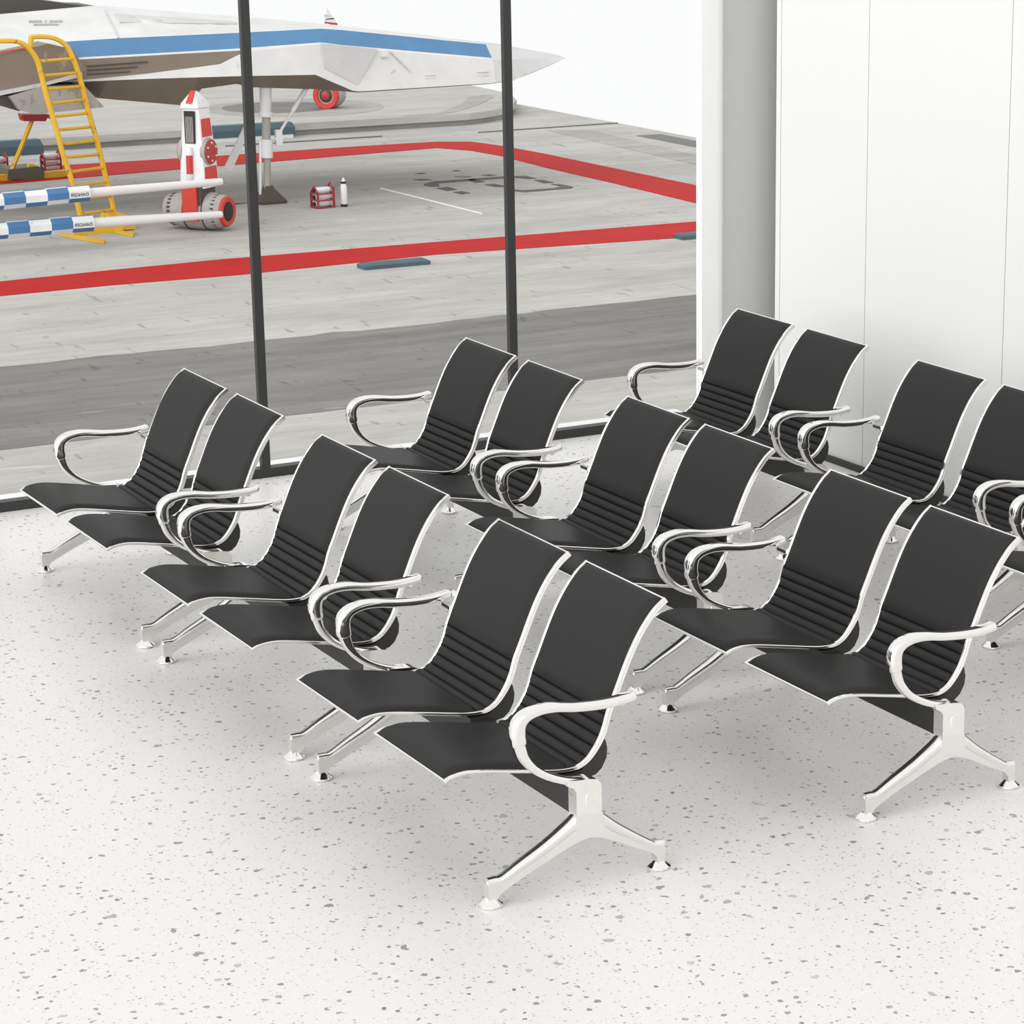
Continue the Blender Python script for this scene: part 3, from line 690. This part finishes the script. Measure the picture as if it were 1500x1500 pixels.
# landing leg
gy = D['gear']; XG = -53.42
bm = NB()
def zz(k): return [(XG, y, z) for y, z in gy[k]]
tube(bm, zz('up'), [0.135, 0.15], 16); tube(bm, zz('ring'), 0.165, 16)
tube(bm, [(XG, *q) for q in D['gear_collar']], 0.145, 16)
(gy0, gz1), (gy1, gz0) = D['gear_box']
box(bm, XG-0.06, XG+0.06, gy0, gy1, gz0, gz1)
LGo = ac_part('landing_leg', bm, 'white', None, 35)
bm = NB(); tube(bm, zz('low'), 0.085, 16); tube(bm, zz('mid'), 0.105, 16)
mesh_obj('piston', local(bm), 'grey', LGo)
bm = NB()
f = gy['foot']
rings = []
for s, z in ((0.33, G), (0.34, G+0.07), (0.11, G+0.36), (0.09, G+0.42)):
    rings.append([(XG+s*a, D['gear_foot'][1]+s*b, z) for a, b in ((1, 1), (-1, 1), (-1, -1), (1, -1))])
loft(bm, rings); bev(bm, 0.015, 2)
mesh_obj('foot_pad', local(bm), 'brown', LGo)
bm = NB(); tube(bm, zz('brace'), [0.035, 0.035], 10); a, b = zz('brace'); tube(bm, [Vector(a).lerp(Vector(b), 0.55), b], 0.06, 10)
mesh_obj('brace', local(bm), 'white', LGo)
bm = NB(); tube(bm, zz('thin'), 0.035, 10); mesh_obj('hydraulic_line', local(bm), 'white', LGo)
bm = NB(); prism(bm, gy['board'], XG-0.05, XG+0.02); mesh_obj('gear_door', local(bm), 'hull_grey', LGo, 0)

# distant tail fin behind the aircraft
FX, FY = -73.75, 32.6
FO = thing('tail_fin_marker', (FX, FY, KT), 'small red, white and black striped fin showing above the aircraft', 'tail fin')
tri = [Vector((FX, y, z)) for y, z in D['fin']]
T, Lb, Rb = tri
def fin_prism(pts, th=0.06):
    bm = NB(); prism(bm, [(p.y-FY, p.z-KT) for p in pts], -th, th); return bm
mesh_obj('fin_blade', fin_prism([Lb, Rb, T]), 'white', FO, 0)
mesh_obj('red_band', fin_prism([Lb.lerp(Rb, .08), Lb.lerp(Rb, .92), Rb.lerp(T, .13), Lb.lerp(T, .10)], 0.065), 'red', FO, 0)
mesh_obj('black_band', fin_prism([Lb.lerp(T, .22), Lb.lerp(T, .30).lerp(Rb.lerp(T, .36), 0.2), Rb.lerp(T, .42), Rb.lerp(T, .36)], 0.065), 'black', FO, 0)
mesh_obj('grey_band', fin_prism([Lb.lerp(T, .42), Rb.lerp(T, .46).lerp(Lb.lerp(T, .42), .4), Rb.lerp(T, .56).lerp(Lb.lerp(T, .54), .3), Lb.lerp(T, .54)], 0.065), 'hull_grey', FO, 0)
bm = NB(); mid = Lb.lerp(Rb, 0.55)
tube(bm, [(0, mid.y-FY, 0.02), (0, mid.y-FY, mid.z-KT+0.05)], 0.06, 10)
mesh_obj('mast', bm, 'white', FO)

# engine-like drum with a red rim on the platform
tx, ty = D['tyre']
TY = thing('red_rimmed_drum', (tx, ty, KT), 'small grey drum with a bright red rim standing on the raised platform under the aircraft', 'drum')
ax = Vector((.70, -.714, 0)); ctr = Vector((0, 0, 0.42))
bm = NB(); lathe(bm, [(.36, -.80), (.40, -.70), (.41, -.45), (.385, -.43), (.385, -.38), (.41, -.36), (.41, -.05), (.40, 0)], ctr, ax, 32)
mesh_obj('drum_body', bm, 'grey', TY)
bm = NB(); lathe(bm, [(.42, -.10), (.425, .03), (.40, .06), (.27, .05), (.25, -.02), (.25, -.08)], ctr, ax, 32)
mesh_obj('red_rim', bm, 'red', TY, 30)
bm = NB(); lathe(bm, [(.25, -.04), (.22, .0), (.10, .03), (.02, .05)], ctr, ax, 32)
mesh_obj('hub', bm, 'brown', TY)
bm = NB(); lathe(bm, [(.13, .0), (.13, .045), (.05, .065)], ctr, ax, 24)
mesh_obj('hub_cap', bm, 'red_disc', TY)

# ---- yellow ladder
LX, RXL = -50.68, -51.90
lb = D['lad_base']
LO = Vector((-50.6, 15.8, G))
LD = thing('boarding_ladder', LO, 'chipped yellow hooked ladder leaning against the nose of the aircraft', 'ladder')
def lrel(bm): bmesh.ops.translate(bm, verts=bm.verts, vec=-LO); return bm
def rail(pts, x):
    P = spline([(x, a, b) for a, b in pts], 5)
    bm = NB(); rings = []
    for i, p in enumerate(P):
        t = (P[min(i+1, len(P)-1)]-P[max(i-1, 0)]).normalized()
        n = Vector((0, -t.z, t.y)); w = Vector((0.075, 0, 0)); n = n*0.05
        rings.append([p+w*a+n*b for a, b in ((-.6, -1), (.6, -1), (1, -.5), (1, .5), (.6, 1), (-.6, 1), (-1, .5), (-1, -.5))])
    loft(bm, rings); return bm
rl = D['rail_l']+[(15.56, -5.80)]
mesh_obj('rail', lrel(rail(rl, LX)), 'yellow', LD)
mesh_obj('rail', lrel(rail(D['rail_r'][:-1]+[(16.74, -5.90)], RXL)), 'yellow', LD)
for (a, b) in D['rungs']:
    bm = NB(); tube(bm, [(LX, a[0], a[1]), (RXL, b[0], b[1])], 0.036, 8)
    mesh_obj('rung', lrel(bm), 'yellow', LD)
bm = NB(); prism(bm, D['base_a'], LX-.12, LX+.12); prism(bm, [(16.45, G+.02), (16.50, G+.30), (16.80, G+.30), (16.85, G+.02)], RXL-.15, LX-.05); bev(bm, 0.01, 1)
mesh_obj('base_plate', lrel(bm), 'yellow', LD)
bm = NB()
for q in D['skids']: slab(bm, q, G+.004, G+.05)
mesh_obj('skid', lrel(bm), 'yellow', LD)

# ---- two barrier poles
def text_mesh(s, size):
    c = bpy.data.curves.new('lettering', 'FONT'); c.body = s; c.size = size; c.extrude = 0.004
    o = bpy.data.objects.new('tmp', c); COL.objects.link(o)
    dg = bpy.context.evaluated_depsgraph_get(); dg.update()
    me = bpy.data.meshes.new_from_object(o.evaluated_get(dg))
    bpy.data.objects.remove(o); bpy.data.curves.remove(c)
    b = NB(); b.from_mesh(me); bpy.data.meshes.remove(me)
    return b
XP = -48.58
for i, lbl in enumerate(('upper white barrier pole with blue checked end sleeve reading DANGER in mirror writing', 'lower white barrier pole with blue checked end sleeve reading DANGER in mirror writing')):
    pp = D['pole'][i]; py = pp[0][0]-(0.6 if i else 1.3)
    slope = (pp[2][1]-pp[0][1])/(pp[2][0]-pp[0][0])
    za = lambda y: pp[2][1]+(pp[2][1]-pp[1][1])/(pp[2][0]-pp[1][0])*(y-pp[2][0]) if y < pp[2][0] else pp[2][1]+(pp[3][1]-pp[2][1])/(pp[3][0]-pp[2][0])*(y-pp[2][0])
    O = Vector((XP, py, G))
    B = thing('barrier_pole', O, lbl, 'barrier', 'white barrier poles with checked sleeves')
    bm = NB(); ye = pp[3][0]
    tube(bm, [(XP, pp[2][0]-0.3, za(pp[2][0]-.3)), (XP, pp[2][0]+1.0, za(pp[2][0]+1.0)), (XP, ye-0.06, za(ye-.06)), (XP, ye, za(ye))], [.115, .112, .078, .07] if i else [.105, .10, .082, .075], 20)
    bmesh.ops.translate(bm, verts=bm.verts, vec=-O); mesh_obj('pole', bm, 'pipe', B)
    ys = [q[0] for q in D['pole_sq'][i]]; step = ys[-1]-ys[-2]
    cells = [ys[-1]-step*k for k in range(0, 6)]
    bm = NB(); seg = 8; r = 0.185
    rings = []
    for k, y in enumerate(cells[::-1]):
        rings.append([bm.verts.new((XP+r*math.cos(math.pi/8+2*math.pi*j/seg), y, za(y)+r*math.sin(math.pi/8+2*math.pi*j/seg))) for j in range(seg)])
    for k in range(len(rings)-1):
        for j in range(seg):
            fc = bm.faces.new((rings[k][j], rings[k][(j+1) % seg], rings[k+1][(j+1) % seg], rings[k+1][j]))
            row = {7: 0, 0: 0, 6: 1, 5: 1, 1: 1, 2: 1, 3: 0, 4: 0}[j]
            fc.material_index = (len(rings)-2-k+row) % 2
    bm.faces.new(rings[0][::-1]).material_index = 0; bm.faces.new(rings[-1]).material_index = 0
    bmesh.ops.translate(bm, verts=bm.verts, vec=-O)
    sl = mesh_obj('checked_sleeve', bm, ['white', 'blue'], B, 20, label='blue and white checked sleeve')
    tb = text_mesh('DANGER', 0.10)
    yc = ys[-1]-step*0.52
    wdt = max(v.co.x for v in tb.verts); hgt = max(v.co.y for v in tb.verts)
    for v in tb.verts:
        x, y, z = v.co
        v.co = Vector((XP+r*math.cos(math.pi/8)+0.004+z-O.x, (yc+wdt/2-x)-O.y, za(yc)+y-hgt/2+0.0-O.z+(yc-0)*0))
    mesh_obj('lettering', tb, 'letter', sl, 0)
    bm = NB(); box(bm, -0.12, 0.12, -0.12, 0.12, 0, za(py)-G+0.15); bev(bm, 0.01, 1)
    mesh_obj('post', bm, 'pipe', B)
    bm = NB(); tube(bm, [(0, 0, za(py)-G), (0, cells[-1]-py, za(cells[-1])-G)], 0.11, 14); mesh_obj('pole_root', bm, 'pipe', B)

# ---- tower on a barrel
px, py = D['pod']
PD = thing('service_tower', (px, py, G), 'white and red tapered tower with red stripe panels standing on a grey barrel', 'ground equipment', None, math.atan2(.626, .78))
bm = NB(); lathe(bm, [(.26, -.82), (.33, -.80), (.40, -.45), (.43, -.15), (.435, .1), (.42, .35), (.385, .58), (.34, .66)], (0, 0, .44), (1, 0, 0), 32)
bl = mesh_obj('barrel', bm, 'grey', PD, 40)
bm = NB()
for x, r in ((-.62, .351), (.50, .374)):
    for k in range(24):
        a = 2*math.pi*k/24
        c = Vector((x, r*math.cos(a), .44+r*math.sin(a)))
        b2 = box(bm, x-.045, x+.045, c.y-.026, c.y+.026, c.z-.026, c.z+.026)
mesh_obj('slot_ring', bm, 'brown', bl, 0)
bm = NB()
for x in (-.22, .27): lathe(bm, [(.40, x-.012), (.442, x-.01), (.442, x+.01), (.40, x+.012)], (0, 0, .44), (1, 0, 0), 32)
mesh_obj('barrel_band', bm, 'brown', bl, 30)
bm = NB(); lathe(bm, [(.335, .63), (.345, .70), (.32, .74), (.22, .73), (.20, .68), (.20, .60)], (0, 0, .44), (1, 0, 0), 32)
mesh_obj('red_rim', bm, 'red', bl, 30)
bm = NB(); lathe(bm, [(.205, .62), (.205, .735), (.19, .738)], (0, 0, .44), (1, 0, 0), 28)
mesh_obj('dark_bore', bm, 'black', bl, 30)
bm = NB(); box(bm, -.19, .19, -.46, -.2, .25, 1.02); bev(bm, .01, 1); mesh_obj('red_front_plate', bm, 'red', PD, 30)
bm = NB(); box(bm, -.17, .27, -.40, .25, .6, 1.05); bev(bm, .01, 1); mesh_obj('stand_block', bm, 'brown', PD, 30)
# tapered tower, front = -y (towards the window), right side = +x
def taper(z):
    t = (z-1.0)/1.8
    return 0.335-0.115*max(0, t)**1.25, 0.32-0.10*max(0, t)
bm = NB(); rings = []
for z in (0.98, 1.02, 1.5, 1.95, 2.4, 2.75):
    a, b = taper(z); c = 0.06
    rings.append([(-a+c, -b, z), (a-c*.3, -b, z), (a, -b+c*.3, z), (a, b, z), (-a, b, z), (-a, -b+c, z)])
loft(bm, rings); bev(bm, 0.008, 1, 60); mesh_obj('tower_body', bm, 'white', PD, 30)
bm = NB(); box(bm, -.13, .13, -.285, -.2, 1.98, 2.70); mesh_obj('grille_opening', bm, 'black', PD, 0)
bm = NB()
for k in range(5): tube(bm, [(-.085+.04*k, -.29, 2.0), (-.085+.04*k, -.275, 2.58)], 0.014, 8)
mesh_obj('grille_bar', bm, 'grey', PD, 40)
bm = NB(); loft(bm, [[(-a, -b, z), (a, -b, z), (a, b, z), (-a, b, z)] for z, a, b in ((2.76, .23, .25), (2.86, .22, .24), (3.06, .09, .10), (3.12, .05, .06))]); bev(bm, .01, 1, 40)
cp = mesh_obj('cap', bm, 'white', PD, 30)
bm = NB(); loft(bm, [[(-.085, -.262, 2.87), (.075, -.262, 2.87), (.06, -.13, 3.08), (-.06, -.13, 3.08)], [(-.085, -.15, 2.87), (.075, -.15, 2.87), (.06, -.05, 3.14), (-.06, -.05, 3.14)]])
mesh_obj('red_tip', bm, 'red', cp, 30)
bm = NB(); tube(bm, [(-.02, -.335, 1.30), (-.02, -.325, 1.72)], 0.075, 14); mesh_obj('red_canister', bm, 'red', PD)
bm = NB()
tube(bm, [(-.02, -.338, 1.14), (-.02, -.336, 1.18), (-.02, -.335, 1.30)], [.05, .072, .078], 14); tube(bm, [(-.02, -.325, 1.72), (-.02, -.325, 1.86), (-.02, -.325, 1.9)], [.078, .076, .06], 14)
mesh_obj('canister_end', bm, 'white', PD)
for z0, z1, nm in ((1.06, 1.45, 'red_side_panel'), (2.12, 2.52, 'red_side_panel')):
    a0, b0 = taper(z0); a1, b1 = taper(z1)
    bm = NB(); loft(bm, [[(a0-.05, -b0+.05, z0), (a0+.012, -b0+.05, z0), (a0+.012, b0-.04, z0), (a0-.05, b0-.04, z0)], [(a1-.05, -b1+.05, z1), (a1+.012, -b1+.05, z1), (a1+.012, b1-.04, z1), (a1-.05, b1-.04, z1)]])
    mesh_obj(nm, bm, 'red', PD, 30)
for sx in (1, -1):
    bm = NB(); lathe(bm, [(.30, -.06), (.31, .0), (.29, .05)], (sx*.30, 0, 1.78), (sx, 0, 0), 30)
    dk = mesh_obj('side_disc', bm, 'grey', PD, 35)
    bm = NB(); lathe(bm, [(.27, .03), (.27, .07), (.12, .085), (.11, .075)], (sx*.30, 0, 1.78), (sx, 0, 0), 30)
    mesh_obj('disc_face', bm, 'red_disc', dk, 35)
    bm = NB()
    for k in range(6): lathe(bm, [(.025, 0), (.02, .02)], (sx*.375, .2*math.cos(k*1.047+.5), 1.78+.2*math.sin(k*1.047+.5)), (sx, 0, 0), 10)
    mesh_obj('disc_bolt', bm, 'white', dk, 35)

# ---- racks of white gas cylinders
def rack(label, loc, rz):
    R = thing('gas_cylinder_rack', loc, label, 'rack', 'red racks of white gas cylinders', rz)
    bm = NB()
    for y in (-.22, .22):
        for x in (-.16, .16):
            box(bm, x-.022, x+.022, y-.022, y+.022, 0, .50 if y > 0 else .40)
        for z in (.02, .20, .36): box(bm, -.18, .18, y-.02, y+.02, z-.018, z+.018)
        tube(bm, [(-.16, y, .38), (0, y, .52 if y < 0 else .60), (.16, y, .38)], 0.025, 6)
    for x in (-.17, .17):
        for z in (.02, .19, .345): box(bm, x-.018, x+.018, -.24, .24, z-.015, z+.015)
    mesh_obj('frame', bm, 'darkred', R, 0)
    for z, x in ((.105, .02), (.27, .02), (.43, .02)):
        bm = NB(); lathe(bm, [(.03, -.24), (.065, -.21), (.075, -.17), (.075, .15), (.055, .19), (.03, .21)], (x, 0, z), (0, 1, 0), 16)
        c = mesh_obj('cylinder', bm, 'white', R)
        bm = NB(); lathe(bm, [(.03, -.26), (.05, -.26), (.05, -.22)], (x, 0, z), (0, 1, 0), 12); mesh_obj('valve', bm, 'black', c, 30)
    return R
cxp, cyp = D['cage']
rk = rack('small red rack of white gas cylinders standing alone on open concrete', (cxp, cyp, G), 0.12)
dup(rk, (D['rackp'][0], D['rackp'][1]+.1, G), 'small red rack of white gas cylinders half hidden behind the yellow ladder', rz=0.0)
dup(rk, (D['rack2'][0], D['rack2'][1]+.1, G), 'small red rack of white gas cylinders at the left edge of the view', rz=0.0)
bx, by = D['bottle']
BT = thing('gas_cylinder', (bx-0.02, by+0.30, G), 'single upright white gas cylinder with a black collar beside the red rack', 'gas cylinder')
bm = NB(); lathe(bm, [(.075, .05), (.08, .08), (.08, .48), (.06, .55), (.045, .57)], seg=20); mesh_obj('body', bm, 'white', BT)
bm = NB(); lathe(bm, [(.05, .0), (.085, .01), (.085, .06), (.07, .07)], seg=20); mesh_obj('foot_ring', bm, 'black', BT, 30)
bm = NB(); lathe(bm, [(.05, .55), (.065, .56), (.065, .60), (.05, .61)], seg=20); mesh_obj('collar', bm, 'black', BT, 30)
bm = NB(); lathe(bm, [(.05, .60), (.05, .64), (.02, .67), (.015, .70)], seg=16); mesh_obj('valve', bm, 'white', BT)

# ---- blue-grey chocks and kerb blocks
def block(name, label, cat, x, y0, y1, d, h, group, base=False):
    ym = .5*(y0+y1); R = thing(name, (x, ym, G), label, cat, group); l = (y1-y0)/2
    bm = NB()
    loft(bm, [[(a, -l+e, z), (b, -l+e, z), (b, l-e, z), (a, l-e, z)] for a, b, e, z in ((-d, 0, 0, 0.0 if not base else .12), (-d, 0, 0, h*.7), (-d*.85, -d*.2, .06, h))])
    bev(bm, .012, 2, 25); mesh_obj('block', bm, 'bluegrey', R, 30)
    if base:
        bm = NB(); box(bm, -d+.03, -.02, -l+.03, l-.06, 0, .121); mesh_obj('base_strip', bm, 'white', R, 0)
    return R
block('wheel_chock', 'long low blue-grey rubber bar on the concrete in front of the near red line', 'chock', D['rockL'][0], D['rockL'][1], D['rockR'][1], .42, .11, 'blue-grey rubber bars on the ground')
block('wheel_chock', 'long low blue-grey rubber bar partly hidden by the white wall edge', 'chock', D['rock2L'][0], D['rock2L'][1], D['rock2L'][1]+1.4, .42, .11, 'blue-grey rubber bars on the ground')
block('kerb_block', 'blue-grey kerb block with white base behind the yellow ladder at far left', 'kerb block', D['kerb1R'][0], D['kerb1R'][1]-2.6, D['kerb1R'][1], .5, .52, 'blue-grey kerb blocks by the platform', True)
block('kerb_block', 'blue-grey kerb block with white base behind the aircraft landing leg', 'kerb block', D['kerb2R'][0], D['kerb2R'][1]-2.6, D['kerb2R'][1], .5, .46, 'blue-grey kerb blocks by the platform', True)

# ---- yellow support trestle at far left
XD = D['Xd']; dp = D['dolly_p']; O = Vector((XD, 17.5, G))
DL = thing('support_trestle', O, 'yellow trestle with a slanted prop and red clamp under the grey fairing', 'trestle')
def drel(bm): bmesh.ops.translate(bm, verts=bm.verts, vec=-O); return bm
bm = NB(); a, b = dp['strut']; tube(bm, [(XD, *a), (XD, *b)], 0.062, 4); mesh_obj('prop', drel(bm), 'yellow', DL, 20)
bm = NB(); prism(bm, dp['clamp'], XD-.25, XD+.12); bev(bm, .015, 1)
cl = mesh_obj('clamp', drel(bm), 'darkred', DL, 20)
bm = NB()
for y, z in (dp['clamp'][0], dp['clamp'][1]): lathe(bm, [(.05, 0), (.05, .05)], (XD+.1, y, z-.06), (1, 0, 0), 12)
mesh_obj('bolt', drel(bm), 'red', cl, 30)
bm = NB(); prism(bm, dp['block'], XD-.7, XD+.1); bev(bm, .02, 1); mesh_obj('base_block', drel(bm), 'green', DL, 20)
for k in ('beam1', 'beam2'):
    bm = NB(); prism(bm, dp[k], XD-.12, XD+.06); bev(bm, .01, 1); mesh_obj('cross_beam', drel(bm), 'yellow', DL, 20)
bm = NB(); prism(bm, dp['stub'], XD-.12, XD+.05); mesh_obj('stub', drel(bm), 'yellow', DL, 20)
